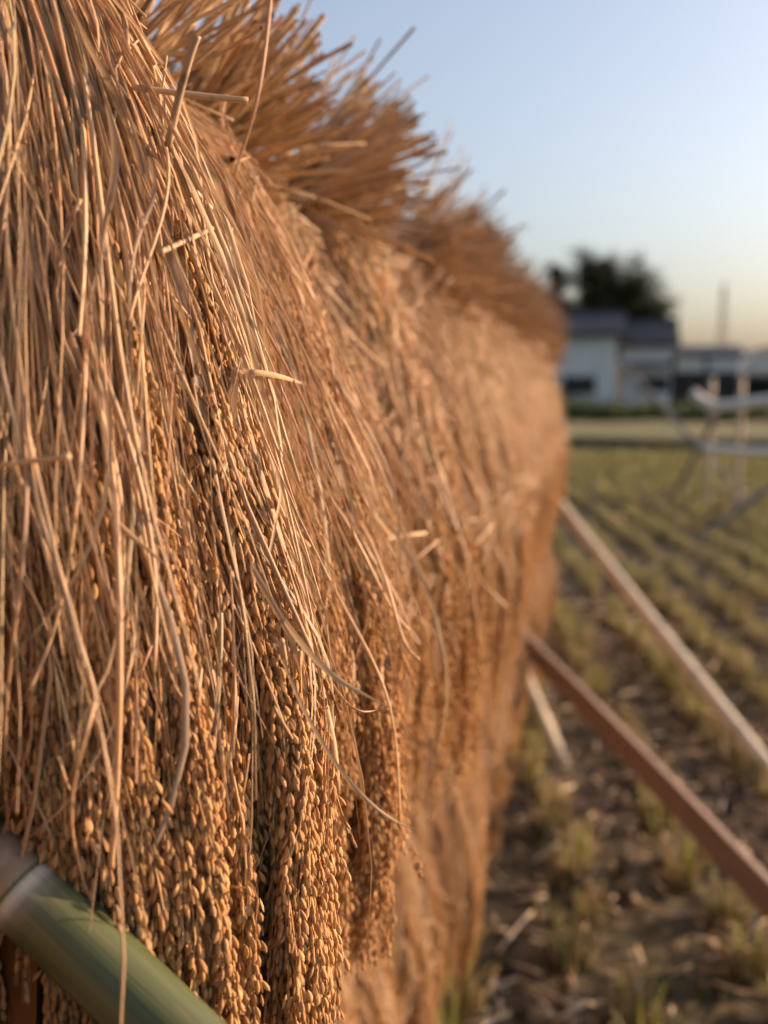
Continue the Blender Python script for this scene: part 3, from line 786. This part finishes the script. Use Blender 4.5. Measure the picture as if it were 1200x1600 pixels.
# straw litter and clods on the soil near the rack
n = 5200
x = srng.uniform(-1.0, 3.2, n); y = 0.7 + 7 * srng.random(n) ** 1.3; a = srng.uniform(0, 3.14, n); ln = srng.uniform(0.012, 0.09, n) * np.where(srng.random(n) < 0.08, 2.6, 1)
tt = np.linspace(-0.5, 0.5, 4)[None]
P = np.stack([x[:, None] + np.cos(a)[:, None] * ln[:, None] * tt, y[:, None] + np.sin(a)[:, None] * ln[:, None] * tt, 0.036 + srng.uniform(0, 0.012, n)[:, None] + srng.normal(0, 0.12, n)[:, None] * ln[:, None] * tt - 0.1 * ln[:, None] * tt ** 2], -1)
tag(tubes(Geo(), P, srng.uniform(0.002, 0.0055, n)[:, None] * np.ones((1, 4)), 4, srng.random(n)).obj('straw_litter', M_LITTER), 'bits of straw scattered on the dark soil', 'litter', kind='stuff')
n = 5200
tv, tri, q = GT[True]
g = Geo(); pos = np.stack([srng.uniform(-1.0, 3.2, n), 0.6 + 7 * srng.random(n) ** 1.3, srng.uniform(0.012, 0.036, n)], -1)
sc = np.stack([srng.gamma(3, 0.005, n), srng.gamma(3, 0.005, n), srng.gamma(3, 0.007, n)], -1)
add_grains(g, pos, srng.normal(0, 1, (n, 3)), sc, True, srng)
tag(g.obj('soil_clods', M_SOIL, smooth=False), 'loose clods of dark soil between the stubble rows', 'clods', kind='stuff')

# low dark green crop behind the turf bank
def leaf_cloud(g, rng, centres, spread, n, size, mat_tint=None):
    idx = rng.integers(0, len(centres), n)
    c = centres[idx] + rng.normal(0, 1, (n, 3)) * spread
    u = nrm(rng.normal(0, 1, (n, 3))); w_ = nrm(np.cross(u, rng.normal(0, 1, (n, 3)))); s = size * rng.uniform(0.6, 1.3, (n, 1))
    V = np.stack([c - u * s * 0.5, c + w_ * s * 0.3, c + u * s * 0.5, c - w_ * s * 0.3], 1)
    i = np.arange(n)[:, None] * 4
    g.add(V.reshape(-1, 3), [i + np.arange(4)[None]], np.repeat(rng.random(n), 4), 0, 0)
    return g
M_CROP = fibre_mat('crop_leaves', [(0, (0.045, 0.07, 0.02)), (0.5, (0.075, 0.105, 0.03)), (1, (0.05, 0.075, 0.022))], rough=0.6, transl=0.25)
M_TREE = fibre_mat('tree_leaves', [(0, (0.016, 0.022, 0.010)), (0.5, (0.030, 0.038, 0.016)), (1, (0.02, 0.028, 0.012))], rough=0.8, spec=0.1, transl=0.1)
M_BARK = flat_mat('bark', (0.05, 0.04, 0.03), (0.11, 0.09, 0.07), 12, 0.9, 0.5)
n = 1800
cen = np.stack([srng.uniform(-14, 26, n), srng.uniform(30.2, 32.2, n), srng.uniform(0.15, 0.55, n)], -1)
tag(leaf_cloud(Geo(), srng, cen, 0.12, 42000, 0.13).obj('bean_crop', M_CROP, smooth=False), 'low band of dark green crop leaves in front of the houses', 'crop', kind='stuff')

# ------------------------------------------------------------------ houses
M_WALL = flat_mat('white_siding', (0.55, 0.56, 0.55), (0.66, 0.66, 0.64), 0.8, 0.7, 0.0)
M_ROOF = flat_mat('dark_tiles', (0.018, 0.018, 0.020), (0.032, 0.032, 0.036), 2.0, 0.5, 0.1)
M_GLASS, t_, b_ = new_mat('window_glass'); b_.inputs['Base Color'].default_value = (0.03, 0.035, 0.04, 1); b_.inputs['Roughness'].default_value = 0.08
M_FRAME = flat_mat('dark_frame', (0.05, 0.045, 0.04), (0.08, 0.07, 0.06), 5, 0.5)
M_WOOD = flat_mat('dark_cladding', (0.035, 0.028, 0.022), (0.06, 0.05, 0.04), 3, 0.8, 0.1, (1, 1, 8))

def gable(g, x0, x1, y0, y1, z0, z1, ov=0.5, th=0.18):
    """pitched roof, ridge along x, as two slabs"""
    ym = (y0 + y1) / 2
    for ya, s in ((y0 - ov, 1), (y1 + ov, -1)):
        zo = z0 - ov * (z1 - z0) / (ym - y0)
        a = [[x0 - ov, ya, zo], [x1 + ov, ya, zo], [x1 + ov, ym, z1], [x0 - ov, ym, z1]]
        v = np.array(a + [[p[0], p[1], p[2] + th] for p in a])
        g.add(v, [[[0, 3, 2, 1], [4, 5, 6, 7], [0, 1, 5, 4], [1, 2, 6, 5], [2, 3, 7, 6], [3, 0, 4, 7]]])
    return g

def win(parent, x, y, z, w_, h):
    f = Geo()
    for cx_, cz, sx, sz in ((x - w_ / 2, z, 0.08, h + 0.08), (x + w_ / 2, z, 0.08, h + 0.08), (x, z + h / 2, w_ - 0.08, 0.08), (x, z - h / 2, w_ - 0.08, 0.08), (x, z, 0.06, h - 0.08)):
        box(f, (cx_, y - 0.03, cz), (sx, 0.1, sz))
    fo = f.obj('window', M_FRAME, parent, smooth=False)
    for s in (-1, 1):
        Geo_ = box(Geo(), (x + s * w_ / 4, y - 0.012, z), (w_ / 2 - 0.06, 0.02, h - 0.06))
        Geo_.obj('pane', M_GLASS, fo, smooth=False)

HY = 62.0
def HX(px): return at(px, 600, HY).x
h1 = empty('white_house', ((HX(820) + HX(1052)) / 2, HY, 0)); ox = h1.location.x
tag(h1, 'white two-storey house with dark tiled roof in front of the dark trees', 'house')
xa, xb, xc = HX(815) - ox, HX(962) - ox, HX(1050) - ox
box(Geo(), ((xa + xb) / 2, 3.2, 2.0), (xb - xa, 6.0, 4.0)).obj('wall', M_WALL, h1, smooth=False)
box(Geo(), ((xb + xc) / 2 + 0.15, 4.0, 1.75), (xc - xb - 0.3, 5.5, 3.5)).obj('wall', M_WALL, h1, smooth=False)
rf = gable(Geo(), xa, xb, 0.2, 6.2, 4.0, 5.2).obj('roof', M_ROOF, h1, smooth=False)
rf2 = gable(Geo(), xb + 0.3, xc, 1.25, 6.75, 3.5, 4.75, 0.45).obj('roof', M_ROOF, h1, smooth=False)
for r_, (x0, x1, yy, zz) in ((rf, (xa, xb, 3.2, 5.32)), (rf2, (xb + 0.3, xc, 4.0, 4.87))):
    box(Geo(), ((x0 + x1) / 2, yy, zz + 0.04), (x1 - x0 + 1.06, 0.3, 0.22)).obj('ridge_cap', M_ROOF, r_, smooth=False)
win(h1, HX(905) - ox, 0.2, 1.15, 1.7, 0.9); win(h1, HX(850) - ox, 0.2, 1.15, 1.5, 1.3); win(h1, HX(1022) - ox, 1.25, 1.2, 1.6, 0.8);
box(Geo(), (HX(866) - ox, -0.4, 0.55), (1.6, 0.9, 1.1)).obj('storage_box', M_WOOD, h1, smooth=False)
lp = box(Geo(), ((xb + xc) / 2, 0.75, 2.32), (xc - xb - 0.2, 1.0, 0.12)).obj('porch_roof', M_ROOF, h1, smooth=False)

h2 = empty('dark_shed', ((HX(1062) + HX(1165)) / 2, HY + 1, 0)); ox = h2.location.x
tag(h2, 'low open shed with pale gable panels and dark bays, right of the white house', 'shed')
x0, x1 = HX(1058) - ox, HX(1160) - ox
box(Geo(), ((x0 + x1) / 2, 3.6, 0.95), (x1 - x0, 5.0, 1.9)).obj('wall', M_WOOD, h2, smooth=False)  # closed box; its dark colour stands in for the shade inside the open bays
for k in range(2):
    a_ = x0 + (x1 - x0) * (k * 0.52); b__ = a_ + (x1 - x0) * 0.46
    box(Geo(), ((a_ + b__) / 2, 1.05, 2.32), (b__ - a_, 0.12, 0.85)).obj('pale_panel', M_WALL, h2, smooth=False)
box(Geo(), ((x0 + x1) / 2, 3.6, 2.33), (x1 - x0 - 0.02, 4.98, 0.86)).obj('upper_wall', M_WOOD, h2, smooth=False)
gable(Geo(), x0, x1, 1.1, 6.1, 2.8, 3.3, 0.35, 0.14).obj('roof', M_ROOF, h2, smooth=False)
for k in range(5):
    box(Geo(), (x0 + 0.1 + (x1 - x0 - 0.2) * k / 4, 1.03, 0.94), (0.14, 0.14, 1.87)).obj('post', M_FRAME, h2, smooth=False)

# pale film tunnel farther right, added in place of a hazy cloud bank
M_FILM, t_, b_ = new_mat('stand_in_film'); b_.inputs['Base Color'].default_value = (0.78, 0.80, 0.82, 1); b_.inputs['Roughness'].default_value = 0.35
tr_ = N(t_, 'BsdfTranslucent'); tr_.inputs[0].default_value = (0.8, 0.82, 0.85, 1); ms_ = N(t_, 'MixShader'); ms_.inputs[0].default_value = 0.5
t_.links.new(b_.outputs[0], ms_.inputs[1]); t_.links.new(tr_.outputs[0], ms_.inputs[2]); t_.links.new(ms_.outputs[0], t_.nodes['Material Output'].inputs[0])
gx = at(1260, 600, 74).x
gh = empty('cloud_stand_in', (gx, 74, 0)); tag(gh, 'pale covered tunnel added for a hazy cloud bank at the right edge beyond the shed', 'cloud_stand_in')
th = np.linspace(0, math.pi, 15); ar_ = np.stack([3.9 * np.cos(th), 0 * th, 1.2 + 2.7 * np.sin(th) ** 0.8], -1); ar_ = np.concatenate([[[3.9, 0, 0]], ar_, [[-3.9, 0, 0]]])
V = np.concatenate([ar_ + np.array([0, y_, 0]) for y_ in np.linspace(0, 14, 8)]); m_ = len(ar_)
i = np.arange(7)[:, None] * m_ + np.arange(m_ - 1)[None]
Geo().add(V, [np.stack([i, i + 1, i + m_ + 1, i + m_], -1).reshape(-1, 4), [list(range(m_))]]).obj('stand_in_cover', M_FILM, gh)
for y_ in np.linspace(0, 14, 6):
    tubes(Geo(), (ar_ * 1.006 + np.array([0, y_, 0]))[None], 0.03, 5, [0.5]).obj('hoop', M_FRAME, gh)

# lattice mast
M_POLE = flat_mat('concrete_pole', (0.22, 0.20, 0.18), (0.30, 0.27, 0.24), 3, 0.8)
bm_ = at(1126, 600, 80); zt = at(1126, 432, 80).z
ma = empty('lattice_mast', (bm_.x, 80, 0)); tag(ma, 'thin lattice mast rising above the shed roof', 'mast')
def leg_pt(k, z):
    a_ = k * 2.094 + 0.4; r_ = 0.52 * (1 - 0.86 * z / zt); return (r_ * math.cos(a_), r_ * math.sin(a_), z)
for k in range(3):
    tubes(Geo(), np.array([[leg_pt(k, z) for z in np.linspace(0, zt * 0.93, 9)]]), 0.045, 8, [0.5]).obj('leg', M_POLE, ma)
    for q_ in range(8):
        tubes(Geo(), np.array([[leg_pt(k, zt * q_ / 8.8), leg_pt((k + 1) % 3, zt * (q_ + 1) / 8.8)]]), 0.02, 5, [0.5]).obj('brace', M_POLE, ma)
tubes(Geo(), np.array([[(0, 0, zt * 0.88), (0, 0, zt)]]), 0.03, 8, [0.5]).obj('antenna', M_POLE, ma)

# ------------------------------------------------------------------ trees
def tree(name, label, px, yy, h, rx, seed, conifer=False, n=5200):
    rng = np.random.default_rng(seed); b0 = at(px, 600, yy)
    t = empty(name, (b0.x, yy, 0)); tag(t, label, 'tree', 'trees behind the houses')
    K = 8; zz = np.linspace(0, h * 0.92, K); lines = [np.stack([0.15 * np.sin(zz), 0.1 * np.cos(zz * .7), zz], -1)]; rr = [np.linspace(0.24, 0.04, K)]
    cen = []
    nb = 26 if conifer else 20
    for k in range(nb):
        z0 = h * (0.15 + 0.75 * k / nb) if conifer else h * rng.uniform(0.25, 0.7); a = k * 2.4 + rng.uniform(-.3, .3)
        reach = rx * (1.02 - k / nb) * rng.uniform(.8, 1.1) if conifer else rx * rng.uniform(0.55, 0.95)
        up = 0.05 if conifer else rng.uniform(0.25, 0.9)
        u = np.linspace(0, 1, K)
        P = np.stack([np.cos(a) * reach * u, np.sin(a) * reach * u, z0 + reach * up * u ** 0.8], -1)
        P[:, 2] = np.minimum(P[:, 2], h * 0.95)
        lines.append(P); rr.append(np.linspace(0.07, 0.012, K)); cen += list(P[2:])
    cen = np.array(cen)
    tubes(Geo(), np.array(lines), np.array(rr), 6, rng.random(len(lines))).obj('trunk', M_BARK, t)
    leaf_cloud(Geo(), rng, cen, 0.16 if conifer else 0.36, n, 0.20).obj('crown', M_TREE, t, smooth=False)
tree('conifer_tree', 'narrow dark conifer tip rising just right of the sheaves', 866, 73, 9.9, 1.5, 1, True, 6500)
tree('broadleaf_tree', 'dark round tree showing left part of its crown beside the conifer', 903, 75, 11.2, 3.0, 2, n=13000)
tree('broadleaf_tree', 'largest dark round tree standing over the middle of the house roof', 958, 74, 11.0, 3.1, 3, n=15000)
tree('broadleaf_tree', 'small dark tree sloping down behind the right end of the house roof', 1000, 76, 8.6, 2.0, 4, n=8000)
tree('broadleaf_tree', 'dark tree hidden behind the far end of the sheaves', 815, 78, 8.0, 2.4, 5)
# hedge right of the shed
n = 300; cen = np.stack([srng.uniform(HX(1166), HX(1330), n), srng.uniform(63, 64.2, n), srng.uniform(0.2, 1.5, n)], -1)
hg = leaf_cloud(Geo(), srng, cen, 0.2, 9000, 0.2).obj('hedge', M_TREE, smooth=False); tag(hg, 'dark clipped hedge in front of the pale cloud stand-in', 'hedge')

# ------------------------------------------------------------------ second rack, still empty
r2 = empty('empty_rack', tuple(at(1130, 800, 9.4).xy) + (0,)); tag(r2, 'distant empty drying rack of crossed poles with pale rails', 'drying rack')
o2 = r2.location
M_RAIL = bamboo_mat('sunlit_rail', (0.62, 0.58, 0.50), (0.74, 0.70, 0.62), rough=0.3)  # near-white bamboo: the sunlight on the rails is put into the colour
M_DARKB = bamboo_mat('grey_pole', (0.13, 0.115, 0.10), (0.2, 0.18, 0.16))
def seg(name, a, b, r, mat):
    return bamboo(name, Vector(a) - o2, Vector(b) - o2, r, r * 0.9, mat, r2, sides=14)
def rail_curve(pts, r):
    P = np.array([at(*p) - o2 for p in pts]); u = np.linspace(0, 1, len(P)); uu = np.linspace(0, 1, 16)
    Q_ = np.stack([np.interp(uu, u, P[:, k]) for k in range(3)], -1); e = np.pad(Q_, ((2, 2), (0, 0)), mode='edge'); Q_[1:-1] = np.stack([np.convolve(e[:, k], np.ones(5) / 5, 'valid') for k in range(3)], -1)[1:-1]
    return tubes(Geo(), Q_[None], r, 10, [0.0]).obj('rail', M_RAIL, r2)
rail_curve([(1082, 612, 9.3), (1100, 630, 9.3), (1125, 636, 9.3), (1160, 630, 9.2), (1260, 618, 9.0)], 0.042)
rail_curve([(1098, 698, 9.5), (1130, 703, 9.4), (1180, 706, 9.3), (1270, 705, 9.1)], 0.035)
def ground_pt(px, py):
    d_ = ray(px, py); return CAM_P + d_ * (-(CAM_P.z + 0.05) / d_.z)
for px_, py_, tp in ((1105, 826, 588), (1151, 830, 586)):
    b0 = ground_pt(px_, py_ - 20); seg('post', b0, (b0.x, b0.y, at(px_, tp, b0.y).z), 0.026, M_GREYB)
seg('leg', at(968, 562, 12.5), ground_pt(1200, 815), 0.026, M_DARKB)
seg('leg', at(1120, 650, 9.2), ground_pt(1042, 795), 0.028, M_DARKB)
seg('leg', at(1230, 742, 8.6), ground_pt(1072, 858), 0.028, M_DARKB)

# ------------------------------------------------------------------ single stalks and leaves that stand out on the two sharp sheaves
bpy.context.view_layer.update()
def skin_tree(t):
    vs, fs, n = [], [], 0
    for ch in t.children:
        if ch.name.split('.')[0] in ('packed_straw', 'inner_stalks', 'stalk'):
            M = np.array(ch.matrix_world); me = ch.data
            co = np.empty(len(me.vertices) * 3, np.float32); me.vertices.foreach_get('co', co); co = co.reshape(-1, 3) @ M[:3, :3].T + M[:3, 3]
            vs.append(co); fs += [[i + n for i in p.vertices] for p in me.polygons]; n += len(co)
    return BVHTree.FromPolygons(np.concatenate(vs).tolist(), fs)
SKIN = [skin_tree(sheaf0), skin_tree(sheaf1)]
def on_skin(px, py, lift):
    d_ = ray(px, py); best = None
    for T in SKIN:
        h_ = T.ray_cast(CAM_P, d_, 3.0)
        if h_[0] is not None and (best is None or h_[3] < best): best = h_[3]
    return best, d_, lift
def hero(name, pts, wpx, mat, sheaf, lift=0.012, tint=0.4, leaf=False, taper=0.6, K=18, y=None):
    """pts in photo pixels; depth taken from the sheaf's own skin, smoothed along the stalk"""
    hit = [on_skin(p[0], p[1], lift) for p in pts]
    dd = [h_[0] for h_ in hit if h_[0] is not None and h_[0] < 1.2]
    if not dd: return
    u = np.linspace(0, 1, len(pts)); ok = [i for i, h_ in enumerate(hit) if h_[0] is not None and h_[0] < 1.2]
    dep = np.interp(u, u[ok], [hit[i][0] for i in ok]); fit = np.polyfit(u, dep, min(2, max(1, len(ok) - 1)) if len(ok) > 1 else 0); sm = np.polyval(fit, u)
    sm = sm - max(0.0, float((sm - dep).max())) - lift
    if name != 'cut_stem': sm = sm + (lift + 0.02) * (1 - sstep(0, 0.22, u))
    W3 = np.array([CAM_P + h_[1] * float(z_) for h_, z_ in zip(hit, sm)])
    # smooth curve through the points
    uu = np.linspace(0, 1, K); c_ = [np.polyfit(u, W3[:, k], min(3, len(pts) - 1)) for k in range(3)]
    P = np.stack([np.polyval(k, uu) for k in c_], -1)[None]
    inv = np.array(sheaf.matrix_world.inverted()); P = P @ inv[:3, :3].T + inv[:3, 3]
    w_ = 0.8 * wpx / FPX * float(np.mean(sm))
    if leaf:
        view = nrm(P[0] - inv[:3, :3] @ np.array(CAM_P) - inv[:3, 3])[None]; T_ = nrm(np.gradient(P, axis=1)); side = np.cross(view, T_) + 0.5 * np.sin(uu * 5)[None, :, None] * view
        wd = w_ * np.minimum(1, 0.35 + 2.2 * uu) * (1 - uu ** 3 * 0.9)
        g_ = ribbons(Geo(), P, wd[None], side, [tint])
    else:
        g_ = tubes(Geo(), P, (w_ / 2 * (1 - (1 - taper) * uu))[None], 8, [tint])
    return g_.obj(name, mat, sheaf)
H = hero
H('cut_stem', [(-30, 731), (108, 713)], 11, M_STRAW, sheaf0, 0.03, 0.66, taper=1.0)
H('cut_stem', [(205, 136), (300, 148), (388, 157)], 12, M_BUTT, sheaf1, 0.02, 0.75, taper=1.0)
H('cut_stem', [(262, 22), (350, 62), (440, 105), (520, 145), (582, 178)], 19, M_BUTT, sheaf1, 0.05, 0.8, taper=0.7)
H('cut_stem', [(302, -10), (318, 55), (333, 126)], 14, M_BUTT, sheaf1, 0.03, 0.9, taper=1.0)
H('cut_stem', [(309, 55), (288, 120), (262, 230)], 14, M_BUTT, sheaf1, 0.025, 0.3, taper=1.1)
H('cut_stem', [(330, 85), (390, 112), (432, 128)], 10, M_BUTT, sheaf1, 0.03, 0.6, taper=1.0)
H('cut_stem', [(395, -5), (420, 15), (300, -40)], 10, M_BUTT, sheaf1, 0.03, 0.6) if False else None
H('stalk', [(424, -20), (408, 120), (390, 200), (366, 275)], 8, M_STRAW, sheaf1, 0.02, 0.66)
H('cut_stem', [(250, 394), (331, 357)], 12, M_BUTT, sheaf1, 0.014, 0.3, taper=0.9)
H('stalk_fragment', [(290, 402), (330, 476)], 12, M_STRAW, sheaf1, 0.010, 0.66, taper=0.6)
H('leaf_blade', [(158, 140), (176, 215), (178, 290), (165, 345), (163, 395)], 17, M_LEAF, sheaf0, 0.014, 0.5, leaf=True)
H('leaf_blade', [(212, 200), (238, 275), (238, 320), (212, 380), (203, 490)], 10, M_LEAF, sheaf0, 0.016, 0.85, leaf=True)
H('stalk', [(232, 180), (260, 250), (258, 330), (225, 420), (203, 500)], 8, M_STRAW, sheaf0, 0.02, 0.14)
H('leaf_blade', [(366, 565), (362, 620), (357, 690), (347, 748)], 24, M_LEAF, sheaf1, 0.016, 0.7, leaf=True)
H('leaf_blade', [(358, 585), (420, 585), (480, 602)], 11, M_LEAF, sheaf1, 0.018, 0.3, leaf=True)
H('leaf_blade', [(128, 680), (135, 750), (165, 800), (215, 845), (266, 890)], 16, M_LEAF, sheaf0, 0.018, 0.85, leaf=True)
H('stalk', [(133, 545), (131, 680), (108, 850), (92, 960), (45, 1080)], 10, M_STRAW, sheaf0, 0.022, 0.14)
H('stalk', [(155, 900), (162, 1100), (160, 1250), (152, 1420)], 13, M_STRAW, sheaf0, 0.014, 0.78, taper=0.8)
H('stalk', [(165, 650), (182, 850), (188, 1100), (176, 1300), (164, 1430)], 14, M_STRAW, sheaf0, 0.014, 0.3, taper=0.8)
H('stalk', [(60, 420), (140, 600), (185, 760), (190, 930)], 15, M_STRAW, sheaf0, 0.010, 0.78)
H('stalk', [(110, 470), (190, 660), (236, 850), (240, 1050)], 14, M_STRAW, sheaf0, 0.012, 0.42)
H('stalk', [(20, 560), (40, 800), (20, 1000), (8, 1200)], 11, M_STRAW, sheaf0, 0.016, 0.2)
H('stalk', [(60, 950), (110, 1150), (130, 1260), (140, 1345)], 8, M_STRAW, sheaf0, 0.02, 0.66)
H('stalk', [(150, 1090), (120, 1200), (112, 1290), (138, 1400)], 9, M_STRAW, sheaf0, 0.02, 0.5)
H('stalk', [(298, 1245), (325, 1285), (357, 1323)], 8, M_STRAW, sheaf1, 0.02, 0.66)
H('stalk', [(302, 1300), (320, 1350), (350, 1380), (388, 1386)], 6, M_STRAW, sheaf1, 0.024, 0.66)
H('stalk', [(285, 560), (310, 760), (330, 900), (318, 1100)], 11, M_STRAW, sheaf1, 0.012, 0.14)
H('stalk', [(330, 870), (345, 1000), (330, 1200), (308, 1350)], 10, M_STRAW, sheaf1, 0.014, 0.5)
H('leaf_blade', [(420, 960), (470, 1100), (540, 1215), (600, 1270), (655, 1298)], 9, M_LEAF, sheaf1, 0.03, 0.3, leaf=True)
H('leaf_blade', [(405, 900), (455, 990), (500, 1030), (550, 1080), (606, 1102)], 13, M_LEAF, sheaf1, 0.03, 0.5, leaf=True)
H('stalk', [(520, 1070), (550, 1105), (575, 1112), (606, 1108)], 5, M_STRAW, sheaf1, 0.035, 0.66)
H('leaf_blade', [(400, 985), (425, 1008), (455, 1015), (478, 1012)], 11, M_LEAF, sheaf1, 0.022, 0.7, leaf=True)
H('stalk', [(428, 1105), (460, 1160), (500, 1220), (528, 1245)], 7, M_STRAW, sheaf1, 0.03, 0.78)
H('stalk', [(545, 790), (600, 900), (625, 985), (655, 1030)], 8, M_LEAF and M_STRAW, sheaf1, 0.04, 0.3)
H('stalk', [(500, 760), (560, 850), (600, 930), (640, 985)], 8, M_STRAW, sheaf1, 0.04, 0.14)
H('stalk', [(460, 800), (560, 990), (610, 1110), (625, 1290)], 7, M_STRAW, sheaf1, 0.03, 0.5)
H('stalk', [(440, 1000), (458, 1150), (460, 1300), (450, 1450)], 9, M_STRAW, sheaf1, 0.016, 0.3)
H('leaf_blade', [(440, 1290), (470, 1400), (505, 1490)], 13, M_LEAF, sheaf1, 0.02, 0.7, leaf=True)
H('stalk', [(430, 1330), (470, 1420), (512, 1492)], 8, M_STRAW, sheaf1, 0.022, 0.66)
H('stalk', [(440, 1240), (415, 1350), (400, 1460)], 9, M_STRAW, sheaf1, 0.02, 0.78)
